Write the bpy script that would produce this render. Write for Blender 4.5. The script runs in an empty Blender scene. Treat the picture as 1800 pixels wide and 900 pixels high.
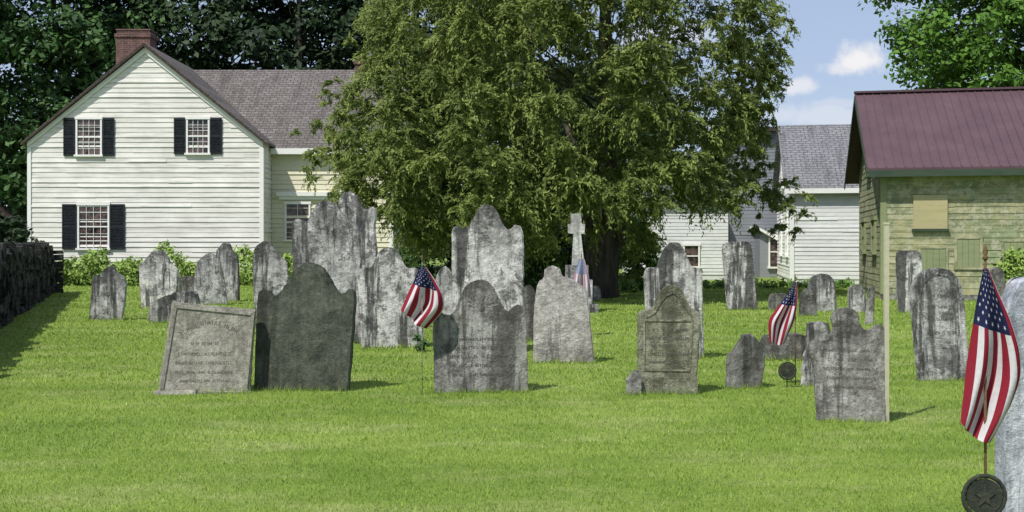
import bpy, bmesh, math, random
import numpy as np
from mathutils import Vector, Matrix, noise
R=math.radians
F=1930.0; H=1.5; HOR=430.0
random.seed(7)
C=bpy.context.scene.collection
def gx(px,Y): return (px-900)/F*Y
def gz(py,Y): return H-(py-HOR)/F*Y
def gy(py): return F*H/(py-HOR)
# ------------------------------------------------------------ node helper
class NT:
    def __init__(s,name):
        s.m=bpy.data.materials.new(name); s.m.use_nodes=True
        s.t=s.m.node_tree; s.t.nodes.clear()
        s.out=s.t.nodes.new('ShaderNodeOutputMaterial')
        s.b=s.t.nodes.new('ShaderNodeBsdfPrincipled')
        s.t.links.new(s.b.outputs[0],s.out.inputs[0])
        s.b.inputs['Roughness'].default_value=.85
        s.b.inputs['Specular IOR Level'].default_value=.2
    def n(s,ty,**k):
        o=s.t.nodes.new(ty)
        for a,b in k.items(): setattr(o,a,b)
        return o
    def l(s,a,b): s.t.links.new(a,b)
    def put(s,sock,v):
        if isinstance(v,bpy.types.NodeSocket): s.l(v,sock)
        else:
            if isinstance(v,(tuple,list)) and len(v)==3 and sock.type=='RGBA': v=(*v,1)
            sock.default_value=v
    def coord(s,rand=True,scale=(1,1,1)):
        tc=s.n('ShaderNodeTexCoord'); mp=s.n('ShaderNodeMapping')
        mp.inputs['Scale'].default_value=scale
        if rand:
            oi=s.n('ShaderNodeObjectInfo'); mu=s.n('ShaderNodeMath',operation='MULTIPLY'); mu.inputs[1].default_value=37.0
            s.l(oi.outputs['Random'],mu.inputs[0])
            va=s.n('ShaderNodeVectorMath',operation='ADD'); s.l(tc.outputs['Object'],va.inputs[0]); s.l(mu.outputs[0],va.inputs[1])
            s.l(va.outputs[0],mp.inputs['Vector'])
        else: s.l(tc.outputs['Object'],mp.inputs['Vector'])
        return mp.outputs[0]
    def noise(s,vec,scale,detail=4,rough=.6,lo=None,hi=None,dist=0):
        o=s.n('ShaderNodeTexNoise'); s.l(vec,o.inputs['Vector']); o.inputs['Scale'].default_value=scale
        o.inputs['Detail'].default_value=detail; o.inputs['Roughness'].default_value=rough; o.inputs['Distortion'].default_value=dist
        r=o.outputs['Fac']
        return s.rng(r,lo,hi) if lo is not None else r
    def rng(s,v,lo,hi,a=0,b=1):
        o=s.n('ShaderNodeMapRange'); s.l(v,o.inputs[0]); o.inputs[1].default_value=lo; o.inputs[2].default_value=hi
        o.inputs[3].default_value=a; o.inputs[4].default_value=b; return o.outputs[0]
    def mix(s,f,a,b,mode='MIX'):
        o=s.n('ShaderNodeMix',data_type='RGBA',blend_type=mode)
        s.put(o.inputs[0],f); s.put(o.inputs[6],a); s.put(o.inputs[7],b); return o.outputs[2]
    def math(s,op,a,b):
        o=s.n('ShaderNodeMath',operation=op); s.put(o.inputs[0],a); s.put(o.inputs[1],b); return o.outputs[0]
    def bump(s,h,dist=.01,strength=1):
        o=s.n('ShaderNodeBump'); s.l(h,o.inputs['Height']); o.inputs['Distance'].default_value=dist; o.inputs['Strength'].default_value=strength
        s.l(o.outputs[0],s.b.inputs['Normal'])
    def col(s,c): s.put(s.b.inputs['Base Color'],c)
def noisy(name,c1,c2,scale=5,stretch=(1,1,1),rough=.85,bump=.004,lo=.35,hi=.65,fine=.25):
    t=NT(name); v=t.coord(True,stretch)
    n1=t.noise(v,scale,5,.65,lo,hi); n2=t.noise(v,scale*9,3,.6)
    c=t.mix(n1,c1,c2); c=t.mix(fine,c,t.mix(n2,(0,0,0),(1,1,1)),'OVERLAY')
    t.col(c); t.b.inputs['Roughness'].default_value=rough
    if bump: t.bump(t.math('ADD',n1,n2),bump)
    return t.m
def stone(name,base,dark,light,streak=.8,lich=.5,bump=.010,moss=0):
    t=NT(name); v=t.coord(True); vs=t.coord(True,(4.2,4.2,.42)); vs2=t.coord(True,(13,13,.8))
    st=t.noise(vs,1.0,6,.7,.50,.56,.25); s2=t.noise(vs2,1.0,4,.7,.52,.63); bl=t.noise(v,1.5,8,.72,.44,.54,.3); li=t.noise(v,4.0,8,.8,.49,.54)
    fi=t.noise(v,45,4,.7); fr=t.noise(v,12,6,.8,.39,.61); dk=t.noise(v,2.8,8,.78,.53,.58,.2)
    c=t.mix(bl,base,t.mix(.6,base,light))
    c=t.mix(t.math('MULTIPLY',li,lich),c,light)
    c=t.mix(t.math('MULTIPLY',dk,streak*.85),c,t.mix(.2,dark,base))
    c=t.mix(t.math('MULTIPLY',st,streak*.9),c,dark)
    c=t.mix(t.math('MULTIPLY',s2,streak*.45),c,dark)
    sep=t.n('ShaderNodeSeparateXYZ'); tc=t.n('ShaderNodeTexCoord'); t.l(tc.outputs['Generated'],sep.inputs[0])
    top=t.math('MULTIPLY',t.rng(sep.outputs[2],.60,1.0),t.rng(t.noise(v,5,7,.78),.42,.53)); c=t.mix(t.math('MULTIPLY',top,streak*.9),c,dark)
    low=t.math('MULTIPLY',t.rng(sep.outputs[2],.28,.05),t.rng(fr,.2,.9)); c=t.mix(t.math('MULTIPLY',low,.3+moss),c,(.07,.085,.035))
    c=t.mix(.5,c,t.mix(fr,(.25,.25,.25),(.82,.82,.82)),'OVERLAY')
    c=t.mix(.3,c,t.mix(fi,(.1,.1,.1),(.9,.9,.9)),'OVERLAY')
    t.col(c); t.bump(t.math('ADD',t.math('MULTIPLY',bl,1.2),t.math('ADD',fr,fi)),bump,.8)
    t.b.inputs['Roughness'].default_value=.9
    return t.m
M={}
M['mottle']=stone('mottled_marble',(.38,.37,.355),(.050,.050,.048),(.76,.74,.70),.95,.8)
M['mottle2']=stone('weathered_grey_marble',(.28,.275,.265),(.045,.045,.043),(.62,.605,.58),.92,.65)
M['pale']=stone('pale_marble',(.50,.49,.46),(.18,.18,.17),(.65,.64,.61),.6,.5)
M['pink']=stone('warm_grey_sandstone',(.34,.312,.288),(.11,.10,.095),(.58,.55,.52),.65,.65)
M['darkgreen']=stone('mossy_dark_slate',(.060,.065,.050),(.026,.029,.022),(.12,.13,.10),.6,.35,.006)
M['brown']=stone('brown_grey_stone',(.20,.19,.172),(.056,.054,.047),(.44,.43,.40),.8,.55)
M['tan']=stone('tan_weathered_stone',(.29,.275,.23),(.14,.13,.105),(.42,.40,.345),.4,.6,.006)
M['mossy']=stone('olive_brown_stone',(.18,.18,.12),(.06,.06,.04),(.37,.37,.28),.65,.5)
M['dark']=stone('dark_lichen_stone',(.11,.105,.092),(.035,.035,.03),(.30,.295,.27),.65,.5)
M['blue']=stone('bluish_pale_stone',(.40,.42,.47),(.14,.15,.18),(.60,.62,.66),.55,.5,.006)
M['carve_d']=noisy('carved_shadow_stone',(.085,.08,.065),(.14,.135,.115),30)
M['carve_l']=noisy('shallow_carved_stone',(.125,.116,.092),(.21,.195,.16),30)
M['wallstone']=stone('tree_shaded_wall_stone',(.035,.036,.032),(.012,.012,.011),(.11,.11,.10),.5,.4,.03)  # shade of the trees over the wall is painted into this dark colour
def paint(name,c,dirt,amt=.35,sc=2.2,streak=(1,1,7)):
    t=NT(name); v=t.coord(True,streak); w=t.coord(True)
    a=t.noise(v,sc,6,.7,.48,.78); b=t.noise(w,1.1,4,.6,.35,.75); d=t.noise(w,30,3,.6)
    col=t.mix(t.math('MULTIPLY',a,amt),c,dirt); col=t.mix(t.math('MULTIPLY',b,amt*.45),col,dirt)
    t.col(col); t.b.inputs['Roughness'].default_value=.6; t.bump(d,.002); return t.m
M['white']=paint('white_clapboard_paint',(.78,.765,.71),(.36,.34,.30),.85,1.7,(.5,1,7))
M['cream']=paint('cream_clapboard_paint',(.70,.66,.50),(.42,.38,.27),.5)
M['trim']=paint('white_trim_paint',(.80,.80,.77),(.5,.48,.42),.3)
M['greywall']=paint('grey_siding',(.25,.265,.29),(.14,.15,.165),.5)
M['white2']=paint('white_siding',(.68,.685,.68),(.36,.365,.37),.6)
def barnpaint():
    t=NT('peeling_green_siding'); v=t.coord(True,(.45,.45,5)); w=t.coord(True); 
    a=t.noise(v,2.6,8,.8,.47,.55); b=t.noise(w,.8,7,.75,.44,.56,.3); d=t.noise(w,3.2,9,.82,.49,.56); h=t.noise(w,40,3,.6); e=t.noise(w,1.7,8,.8,.50,.58)
    c=t.mix(b,(.37,.355,.19),(.22,.27,.145)); c=t.mix(t.math('MULTIPLY',e,.65),c,(.16,.19,.115)); c=t.mix(t.math('MULTIPLY',a,.6),c,(.14,.155,.09)); c=t.mix(t.math('MULTIPLY',d,.7),c,(.45,.425,.31))
    t.col(c); t.bump(h,.004); return t.m
M['green']=barnpaint()
M['greentrim']=paint('dark_green_trim',(.035,.06,.04),(.10,.11,.07),.5)
M['greenboard']=paint('faded_green_boards',(.25,.28,.15),(.16,.19,.10),.8,1.5)
M['ply']=paint('yellowed_plywood',(.43,.385,.21),(.29,.26,.15),.8,1.6)
M['post']=paint('pale_bleached_wood',(.50,.48,.34),(.30,.29,.20),.5)
M['shutter']=noisy('black_shutter_paint',(.012,.014,.018),(.03,.033,.04),8)
M['darkwood']=noisy('dark_roof_edge',(.04,.03,.028),(.08,.06,.05),6)
def glass():
    t=NT('dark_window_glass'); t.col(t.mix(t.noise(t.coord(True),4.5,3,.6,.4,.6),(.012,.012,.014),(.13,.085,.08)))
    t.b.inputs['Roughness'].default_value=.12; t.b.inputs['Specular IOR Level'].default_value=.5; return t.m
M['glass']=glass()
def shingle(name,c1,c2,c3,wy=.16):
    t=NT(name); tc=t.n('ShaderNodeTexCoord')
    sep=t.n('ShaderNodeSeparateXYZ'); t.l(tc.outputs['Object'],sep.inputs[0])
    cb=t.n('ShaderNodeCombineXYZ'); t.l(sep.outputs[0],cb.inputs[0]); t.l(t.math('MULTIPLY',sep.outputs[2],1.35),cb.inputs[1])
    br=t.n('ShaderNodeTexBrick'); t.l(cb.outputs[0],br.inputs['Vector'])
    br.inputs['Color1'].default_value=(*c1,1); br.inputs['Color2'].default_value=(*c2,1); br.inputs['Mortar'].default_value=(*[x*.35 for x in c1],1)
    br.inputs['Scale'].default_value=1; br.inputs['Brick Width'].default_value=.32; br.inputs['Row Height'].default_value=wy; br.inputs['Mortar Size'].default_value=.014
    v=t.coord(False,(1,1,1)); a=t.noise(v,1.6,6,.7,.35,.65); b=t.noise(v,14,4,.7,.3,.7); w=t.noise(t.coord(False,(2.5,.4,.4)),1.3,5,.7,.48,.66)
    c=t.mix(t.math('MULTIPLY',a,.6),br.outputs['Color'],c3); c=t.mix(t.math('MULTIPLY',w,.6),c,tuple(x*.55 for x in c3)); c=t.mix(.6,c,t.mix(b,(.1,.1,.1),(.9,.9,.9)),'OVERLAY')
    t.col(c); t.bump(t.math('ADD',br.outputs['Fac'],b),-.012); return t.m
M['shingle']=shingle('brown_grey_shingles',(.145,.130,.122),(.215,.195,.185),(.115,.103,.095))
M['slate']=shingle('grey_asphalt_shingles',(.20,.205,.215),(.24,.245,.255),(.15,.15,.16),.14)
def brick():
    t=NT('red_brick'); tc=t.n('ShaderNodeTexCoord'); mp=t.n('ShaderNodeMapping'); t.l(tc.outputs['Object'],mp.inputs[0]); mp.inputs['Rotation'].default_value=(R(90),0,0)
    br=t.n('ShaderNodeTexBrick'); t.l(mp.outputs[0],br.inputs['Vector'])
    br.inputs['Color1'].default_value=(.19,.08,.065,1); br.inputs['Color2'].default_value=(.11,.05,.045,1); br.inputs['Mortar'].default_value=(.25,.21,.19,1)
    br.inputs['Scale'].default_value=1; br.inputs['Brick Width'].default_value=.25; br.inputs['Row Height'].default_value=.09; br.inputs['Mortar Size'].default_value=.008
    t.col(t.mix(t.noise(t.coord(True),3,5,.7,.4,.7),br.outputs['Color'],(.07,.05,.047))); return t.m
M['brick']=brick()
M['metalroof']=noisy('maroon_metal_roof',(.080,.049,.058),(.110,.068,.078),1.3,(1,1,1),.5,0,.3,.7,.08)
M['bark']=noisy('cedar_bark',(.055,.047,.040),(.13,.115,.095),9,(1,1,.12),.95,.03)
M['bark2']=noisy('dark_tree_bark',(.03,.026,.02),(.07,.06,.05),6,(1,1,.15),.95,.03)
M['pole']=noisy('wooden_staff',(.10,.06,.03),(.18,.11,.06),20)
M['pole2']=noisy('pale_wooden_staff',(.22,.22,.15),(.32,.31,.23),20)
M['gold']=noisy('dulled_gilt_finial',(.10,.07,.03),(.18,.12,.05),20)
M['bronze']=noisy('tarnished_bronze',(.025,.032,.027),(.055,.056,.042),25,bump=.003)
M['bronze2']=noisy('rubbed_bronze',(.045,.05,.038),(.08,.075,.052),25,bump=.003)
def cloth(name,c,f=.0):
    t=NT(name); t.col(t.mix(t.noise(t.coord(True),60,3,.6,.2,.8),c,tuple(x*.8 for x in c)))
    tr=t.n('ShaderNodeBsdfTranslucent'); tr.inputs[0].default_value=(*c,1); ms=t.n('ShaderNodeMixShader'); ms.inputs[0].default_value=.2
    t.l(t.b.outputs[0],ms.inputs[1]); t.l(tr.outputs[0],ms.inputs[2]); t.l(ms.outputs[0],t.out.inputs[0]); return t.m
M['fred']=cloth('flag_red',(.27,.018,.035)); M['fwhite']=cloth('flag_white',(.68,.66,.68)); M['fblue']=cloth('flag_navy',(.016,.022,.075))
M['pred']=cloth('faded_flag_red',(.48,.26,.32)); M['pwhite']=cloth('faded_flag_white',(.68,.68,.74)); M['pblue']=cloth('faded_flag_blue',(.28,.32,.48))
def leafmat(name,d,l,tr=.3):
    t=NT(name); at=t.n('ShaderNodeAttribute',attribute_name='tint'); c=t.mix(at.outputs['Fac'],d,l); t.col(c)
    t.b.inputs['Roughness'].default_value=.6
    if tr>0:
        tn=t.n('ShaderNodeBsdfTranslucent'); t.l(t.mix(.4,c,(.24,.28,.05)),tn.inputs[0]); ms=t.n('ShaderNodeMixShader'); ms.inputs[0].default_value=tr
        t.l(t.b.outputs[0],ms.inputs[1]); t.l(tn.outputs[0],ms.inputs[2]); t.l(ms.outputs[0],t.out.inputs[0])
    return t.m
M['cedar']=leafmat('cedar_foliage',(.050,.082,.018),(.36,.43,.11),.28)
M['maple']=leafmat('maple_foliage',(.03,.085,.010),(.14,.28,.04),.2)
M['under']=leafmat('undergrowth_foliage',(.03,.075,.012),(.13,.24,.04),0)
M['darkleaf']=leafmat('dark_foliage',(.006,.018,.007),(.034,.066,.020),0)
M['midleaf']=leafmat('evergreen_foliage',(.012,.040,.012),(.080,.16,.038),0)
M['weed']=leafmat('weed_foliage',(.08,.15,.02),(.30,.42,.09),0)
# ------------------------------------------------------------ mesh helpers
def tag(o,label=None,cat=None,group=None,kind=None):
    if label: o['label']=label
    if cat: o['category']=cat
    if group: o['group']=group
    if kind: o['kind']=kind
    return o
def empty(name,loc,rz=0,label=None,cat=None,group=None):
    o=bpy.data.objects.new(name,None); C.objects.link(o); o.location=loc; o.rotation_euler=(0,0,rz); o.empty_display_size=.2
    return tag(o,label,cat,group)
class MB:
    def __init__(s): s.v=[];s.f=[];s.mi=[]
    def poly(s,pts,m=0):
        i=len(s.v); s.v+= [tuple(p) for p in pts]; s.f.append(tuple(range(i,i+len(pts)))); s.mi.append(m)
    def box(s,x0,x1,y0,y1,z0,z1,m=0,jit=0):
        p=[(x,y,z) for z in (z0,z1) for x,y in ((x0,y0),(x1,y0),(x1,y1),(x0,y1))]
        if jit: p=[tuple(c+random.uniform(-jit,jit) for c in q) for q in p]
        i=len(s.v); s.v+=p
        for f in ((3,2,1,0),(4,5,6,7),(0,1,5,4),(1,2,6,5),(2,3,7,6),(3,0,4,7)):
            s.f.append(tuple(i+k for k in f)); s.mi.append(m)
    def extr(s,pts,d,m=0):
        d=Vector(d); a=[Vector(p) for p in pts]; b=[p+d for p in a]
        s.poly(a,m); s.poly(b[::-1],m); n=len(a)
        for k in range(n): s.poly([a[k],b[k],b[(k+1)%n],a[(k+1)%n]],m)
    def tube(s,pts,rad,n=8,m=0,cap=True):
        pts=[Vector(p) for p in pts]; rings=[]
        for k,p in enumerate(pts):
            t=(pts[min(k+1,len(pts)-1)]-pts[max(k-1,0)]).normalized()
            a=t.cross(Vector((0,1,.013))); 
            if a.length<.1: a=t.cross(Vector((1,0,0)))
            a.normalize(); b=t.cross(a); i=len(s.v)
            for j in range(n):
                q=2*math.pi*j/n; s.v.append(tuple(p+(a*math.cos(q)+b*math.sin(q))*rad[k]))
            rings.append(i)
        for k in range(len(pts)-1):
            for j in range(n):
                s.f.append((rings[k]+j,rings[k]+(j+1)%n,rings[k+1]+(j+1)%n,rings[k+1]+j)); s.mi.append(m)
        if cap:
            s.f.append(tuple(rings[0]+j for j in range(n))[::-1]); s.mi.append(m)
            s.f.append(tuple(rings[-1]+j for j in range(n))); s.mi.append(m)
    def build(s,name,mats,parent=None,loc=None,smooth=False,fix=True):
        me=bpy.data.meshes.new(name); me.from_pydata(s.v,[],s.f)
        if not isinstance(mats,(list,tuple)): mats=[mats]
        for q in mats: me.materials.append(q)
        me.polygons.foreach_set('material_index',s.mi)
        if fix:
            bm=bmesh.new(); bm.from_mesh(me); bmesh.ops.recalc_face_normals(bm,faces=bm.faces); bm.to_mesh(me); bm.free()
        if smooth: me.polygons.foreach_set('use_smooth',[True]*len(me.polygons))
        o=bpy.data.objects.new(name,me); C.objects.link(o)
        if parent: o.parent=parent
        if loc: o.location=loc
        return o
def np_mesh(name,verts,k,tint,mat,parent=None,loc=None):
    n=len(verts)//k; me=bpy.data.meshes.new(name)
    me.vertices.add(len(verts)); me.vertices.foreach_set('co',verts.astype(np.float32).ravel())
    me.loops.add(n*k); me.loops.foreach_set('vertex_index',np.arange(n*k,dtype=np.int32))
    me.polygons.add(n); me.polygons.foreach_set('loop_start',np.arange(0,n*k,k,dtype=np.int32))
    me.update(calc_edges=True)
    a=me.attributes.new('tint','FLOAT','FACE'); a.data.foreach_set('value',np.clip(tint,0,1).astype(np.float32))
    me.materials.append(mat)
    o=bpy.data.objects.new(name,me); C.objects.link(o)
    if parent: o.parent=parent
    if loc: o.location=loc
    return o
def leaves(name,cent,rad,per,size,mat,parent,seed=1,flat=.6,aspect=.5,droop=0.,loc=None,ctint=None):
    g=np.random.default_rng(seed); cent=np.asarray(cent,float); rad=np.asarray(rad,float); N=len(cent)
    idx=np.repeat(np.arange(N),per); m=len(idx)
    d=g.normal(size=(m,3)); d/=np.linalg.norm(d,axis=1)[:,None]; r=g.random(m)**.55
    off=d*(r*rad[idx])[:,None]*np.array([1,1,flat]); off[:,2]-=droop*(np.linalg.norm(off[:,:2],axis=1)**2)/np.maximum(rad[idx],.1)
    p=cent[idx]+off
    n=d*.6+np.array([-.1,-.3,.5])+g.normal(size=(m,3))*.42; n/=np.linalg.norm(n,axis=1)[:,None]
    t=g.normal(size=(m,3)); t[:,2]-=droop*2; t-=n*np.sum(t*n,axis=1)[:,None]; t/=np.linalg.norm(t,axis=1)[:,None]
    b=np.cross(n,t); s=(size*(.6+.8*g.random(m)))[:,None]
    v=np.stack([p-t*s,p-b*s*aspect,p+t*s,p+b*s*aspect],1).reshape(-1,3)
    if ctint is None: ctint=g.random(N)
    tint=.6*ctint[idx]+.4*g.random(m)
    return np_mesh(name,v,4,tint,mat,parent,loc)
# ------------------------------------------------------------ camera, light, sky
cam=bpy.data.cameras.new('camera'); co=bpy.data.objects.new('camera',cam); C.objects.link(co)
co.location=(0,0,H); co.rotation_euler=(R(90),0,0); cam.sensor_width=36; cam.lens=36*F/1800; cam.shift_y=-(450-HOR)/1800; cam.clip_end=3000
bpy.context.scene.camera=co
sd=Vector((-.44,-.52,1.0)).normalized()
sl=bpy.data.lights.new('sun','SUN'); sl.energy=4.9; sl.angle=R(.6); sl.color=(1,.965,.90); so=bpy.data.objects.new('sun',sl); C.objects.link(so)
so.rotation_euler=(-sd).to_track_quat('-Z','Y').to_euler()
W=bpy.data.worlds.new('World'); bpy.context.scene.world=W; W.use_nodes=True; t=W.node_tree; t.nodes.clear()
def wn(ty,**k):
    o=t.nodes.new(ty)
    for a,b in k.items(): setattr(o,a,b)
    return o
def wm(op,a,b=None,c=None):
    o=wn('ShaderNodeMath',operation=op)
    for i,q in enumerate((a,b,c)):
        if q is None: continue
        if isinstance(q,(int,float)): o.inputs[i].default_value=q
        else: t.links.new(q,o.inputs[i])
    return o.outputs[0]
sky=wn('ShaderNodeTexSky',sky_type='NISHITA'); sky.sun_disc=False; sky.sun_elevation=math.asin(sd.z); sky.sun_rotation=math.atan2(sd.x,sd.y); sky.air_density=1.0; sky.dust_density=1.2; sky.ozone_density=1.5
bg=wn('ShaderNodeBackground'); bg.inputs[1].default_value=.148; ow=wn('ShaderNodeOutputWorld')
tc=wn('ShaderNodeTexCoord'); sp=wn('ShaderNodeSeparateXYZ'); t.links.new(tc.outputs['Generated'],sp.inputs[0])
yy=wm('MAXIMUM',sp.outputs[1],.05); U=wm('DIVIDE',sp.outputs[0],yy); V=wm('DIVIDE',sp.outputs[2],yy)
hz=wn('ShaderNodeMix',data_type='RGBA'); hz.inputs[0].default_value=.6; t.links.new(sky.outputs[0],hz.inputs[6]); hz.inputs[7].default_value=(3.1,3.6,5.0,1)
nz=wn('ShaderNodeTexNoise'); nz.inputs['Scale'].default_value=34; nz.inputs['Detail'].default_value=9; nz.inputs['Roughness'].default_value=.6; t.links.new(tc.outputs['Generated'],nz.inputs['Vector'])
ntot=wm('MULTIPLY',wm('SUBTRACT',nz.outputs[0],.5),2.2)
tot=None
for (px,py,rx,ry,k) in ((1517,104,54,36,1.0),(1485,120,40,14,.7),(1400,152,36,18,.7),(1450,205,150,24,.42),(1480,182,80,12,.3),(1180,60,120,30,.5)):
    a=wm('POWER',wm('DIVIDE',wm('SUBTRACT',U,(px-900)/F),rx/F),2.0); b=wm('POWER',wm('DIVIDE',wm('SUBTRACT',V,(HOR-py)/F),ry/F),2.0)
    q=wm('SUBTRACT',1.1,wm('SQRT',wm('ADD',a,b))); q=wm('ADD',q,ntot)
    mr=wn('ShaderNodeMapRange',interpolation_type='SMOOTHSTEP'); t.links.new(q,mr.inputs[0]); mr.inputs[1].default_value=0; mr.inputs[2].default_value=.8; mr.inputs[4].default_value=k
    tot=mr.outputs[0] if tot is None else wm('MAXIMUM',tot,mr.outputs[0])
mx=wn('ShaderNodeMix',data_type='RGBA'); t.links.new(tot,mx.inputs[0]); t.links.new(hz.outputs[2],mx.inputs[6]); mx.inputs[7].default_value=(6.1,6.0,6.1,1)
t.links.new(mx.outputs[2],bg.inputs[0]); t.links.new(bg.outputs[0],ow.inputs[0])
vs=bpy.context.scene.view_settings; vs.view_transform='Standard'; vs.look='None'; vs.exposure=0
# ------------------------------------------------------------ ground
def lawncol(t2,k):
    v=t2.coord(False); vst=t2.coord(False,(.45,1,1))
    c=t2.mix(t2.noise(vst,.8,6,.7,.36,.64),tuple(x*k for x in (.150,.235,.034)),tuple(x*k for x in (.235,.325,.062)))
    c=t2.mix(t2.math('MULTIPLY',t2.noise(vst,1.5,7,.75,.50,.66),.42),c,tuple(x*k for x in (.42,.43,.19)))
    c=t2.mix(t2.math('MULTIPLY',t2.noise(v,2.5,7,.75,.53,.68),.35),c,tuple(x*k for x in (.095,.18,.024)))
    return c,v
t2=NT('lawn_soil'); c,v=lawncol(t2,.84)
c=t2.mix(.4,c,t2.mix(t2.noise(v,25,4,.7),(0,0,0),(1,1,1)),'OVERLAY'); t2.col(c); t2.bump(t2.noise(v,20,4,.7),.03)
g=MB(); g.poly([(-900,-60,0),(900,-60,0),(900,1500,0),(-900,1500,0)]); gd=g.build('ground',t2.m); tag(gd,'sunlit mown lawn of the churchyard','ground',kind='structure')
# ------------------------------------------------------------ gravestones
def chaikin(p,it=2):
    for k_ in range(it):
        c_=.20 if k_==0 else .25
        q=[p[0]]
        for a,b in zip(p[:-1],p[1:]):
            q.append((a[0]*(1-c_)+b[0]*c_,a[1]*(1-c_)+b[1]*c_)); q.append((a[0]*c_+b[0]*(1-c_),a[1]*c_+b[1]*(1-c_)))
        q.append(p[-1]); p=q
    return p
BASES=[]
def slab_mesh(pts,base,th,smooth=2,jit=.004):
    Y=gy(base); cx=(pts[0][0]+pts[-1][0])/2
    p=chaikin(pts,smooth) if smooth else pts
    q=[]
    for a,b in zip(p[:-1],p[1:]):
        L=math.hypot(b[0]-a[0],b[1]-a[1])/F*Y; n=max(1,int(L/.05))
        for k in range(n): q.append((a[0]+(b[0]-a[0])*k/n,a[1]+(b[1]-a[1])*k/n))
    q.append(p[-1])
    out=[]
    for i,(x,y) in enumerate(q):
        out.append(((x-cx)/F*Y+random.uniform(-jit,jit),gz(y,Y)+random.uniform(-jit,jit)))
    out=[(out[0][0],-.12)]+out+[(out[-1][0],-.12)]
    bm=bmesh.new(); fr=[bm.verts.new((x,-th/2,z)) for x,z in out]; bk=[bm.verts.new((x,th/2,z)) for x,z in out]
    n=len(out); f1=bm.faces.new(fr); f2=bm.faces.new(bk[::-1])
    for k in range(n): bm.faces.new((fr[k],bk[k],bk[(k+1)%n],fr[(k+1)%n]))
    bmesh.ops.recalc_face_normals(bm,faces=bm.faces)
    ed=[e for f in (f1,f2) for e in f.edges]
    bmesh.ops.bevel(bm,geom=ed,offset=min(.014,th*.15),segments=2,affect='EDGES',clamp_overlap=True)
    me=bpy.data.meshes.new('slab'); bm.to_mesh(me); bm.free()
    return me,gx(cx,Y),Y,(pts[-1][0]-pts[0][0])/F*Y
def strokes(mb,cx,cz,w,h,y,arch=0,tk=.10):
    n=int(w/(h*.8)); 
    for i in range(n):
        if random.random()<.14: continue
        u=(i+.5)/n-.5; x=cx+u*w; z=cz+arch*(1-4*u*u)-arch; an=-arch*8*u/w
        ca,sa=math.cos(an),math.sin(an)
        def seg(a,b,th=h*tk):
            A=Vector((a[0],a[1])); B=Vector((b[0],b[1])); d=(B-A); 
            if d.length<1e-5: return
            nn=Vector((-d.y,d.x)).normalized()*th; P=[A-nn,B-nn,B+nn,A+nn]
            mb.poly([(x+q.x*ca-q.y*sa,y,z+q.x*sa+q.y*ca) for q in P])
        hw=h*.26; k=random.choice('abcdef')
        seg((-hw,-h/2),(-hw,h/2)) if k in 'abce' else None
        seg((hw,-h/2),(hw,h/2)) if k in 'ae' else None
        if k=='a': seg((-hw,0.0),(hw,0.0))
        if k=='b': seg((-hw,-h/2),(hw,-h/2)); 
        if k=='c': seg((-hw,h/2),(hw,h/2)); seg((-hw,0.004),(hw*.6,0.004)); seg((-hw,-h/2),(hw,-h/2))
        if k=='d': seg((-hw,-h/2),(0,h/2)); seg((hw,-h/2),(0,h/2))
        if k=='e': seg((-hw,h/2),(hw,-h/2))
        if k=='f': seg((0,-h/2),(0,h/2)); seg((-hw,h/2),(hw,h/2))
def grave(pts,base,mat,label,th=.09,yaw=0,lean=0,smooth=2,parts=None,name='gravestone',cat='gravestone',jit=.004):
    me,x,Y,w=slab_mesh(pts,base,th,smooth,jit); me.materials.append(M[mat])
    BASES.append((x,Y,w/2+.03,th/2))
    if parts:
        r=empty(name,(x,Y,0),R(yaw),label,cat); r.rotation_euler=(R(lean),0,R(yaw))
        o=bpy.data.objects.new('slab',me); C.objects.link(o); o.parent=r
        parts(r,-th/2,Y,(pts[0][0]+pts[-1][0])/2); return r
    o=bpy.data.objects.new(name,me); C.objects.link(o); o.location=(x,Y,0); o.rotation_euler=(R(lean),0,R(yaw)); tag(o,label,cat); return o
def LP(px,py,Y,cx): return ((px-cx)/F*Y, gz(py,Y))
def ribbon(mb,pl,wd,y0,y1):
    for (a,b) in zip(pl[:-1],pl[1:]):
        A=Vector(a);B=Vector(b);d=(B-A).normalized();n=Vector((-d.y,d.x))*wd/2; e=d*wd*.3
        mb.extr([(q.x,y0,q.y) for q in (A-n-e,B-n+e,B+n+e,A+n-e)],(0,y1-y0,0))
def p_tablet(r,y,Y,cx):
    fr=MB(); pl=[LP(*q,Y,cx) for q in ((288,682),(309,538),(443,552),(432,686))]
    ribbon(fr,pl,.035,y-.012,y+.004); fr.build('border',M['tan'],r)
    ins=MB()
    def row(px,py,w,h,arch=0): 
        a=LP(px,py,Y,cx); strokes(ins,a[0],a[1],w,h,y-.002,arch,.085)
    row(370,568,.62,.042,.12); row(366,604,.34,.032); row(365,622,.58,.028); row(364,638,.62,.03); row(362,654,.60,.028); row(361,669,.54,.026)
    ins.build('inscription',M['carve_l'],r)
    b=MB(); b.box(-.47,-.05,-.14,.10,-.05,.03,jit=.015); b.box(-.049,.47,-.10,.10,-.05,.012,jit=.01); b.build('plinth',M['tan'],r)
def p_text(rows,mat='carve_d'):
    def f(r,y,Y,cx):
        ins=MB()
        for (px,py,w,h,arch) in rows:
            a=LP(px,py,Y,cx); strokes(ins,a[0],a[1],w,h,y-.002,arch,.08)
        ins.build('inscription',M[mat],r)
    return f
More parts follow.
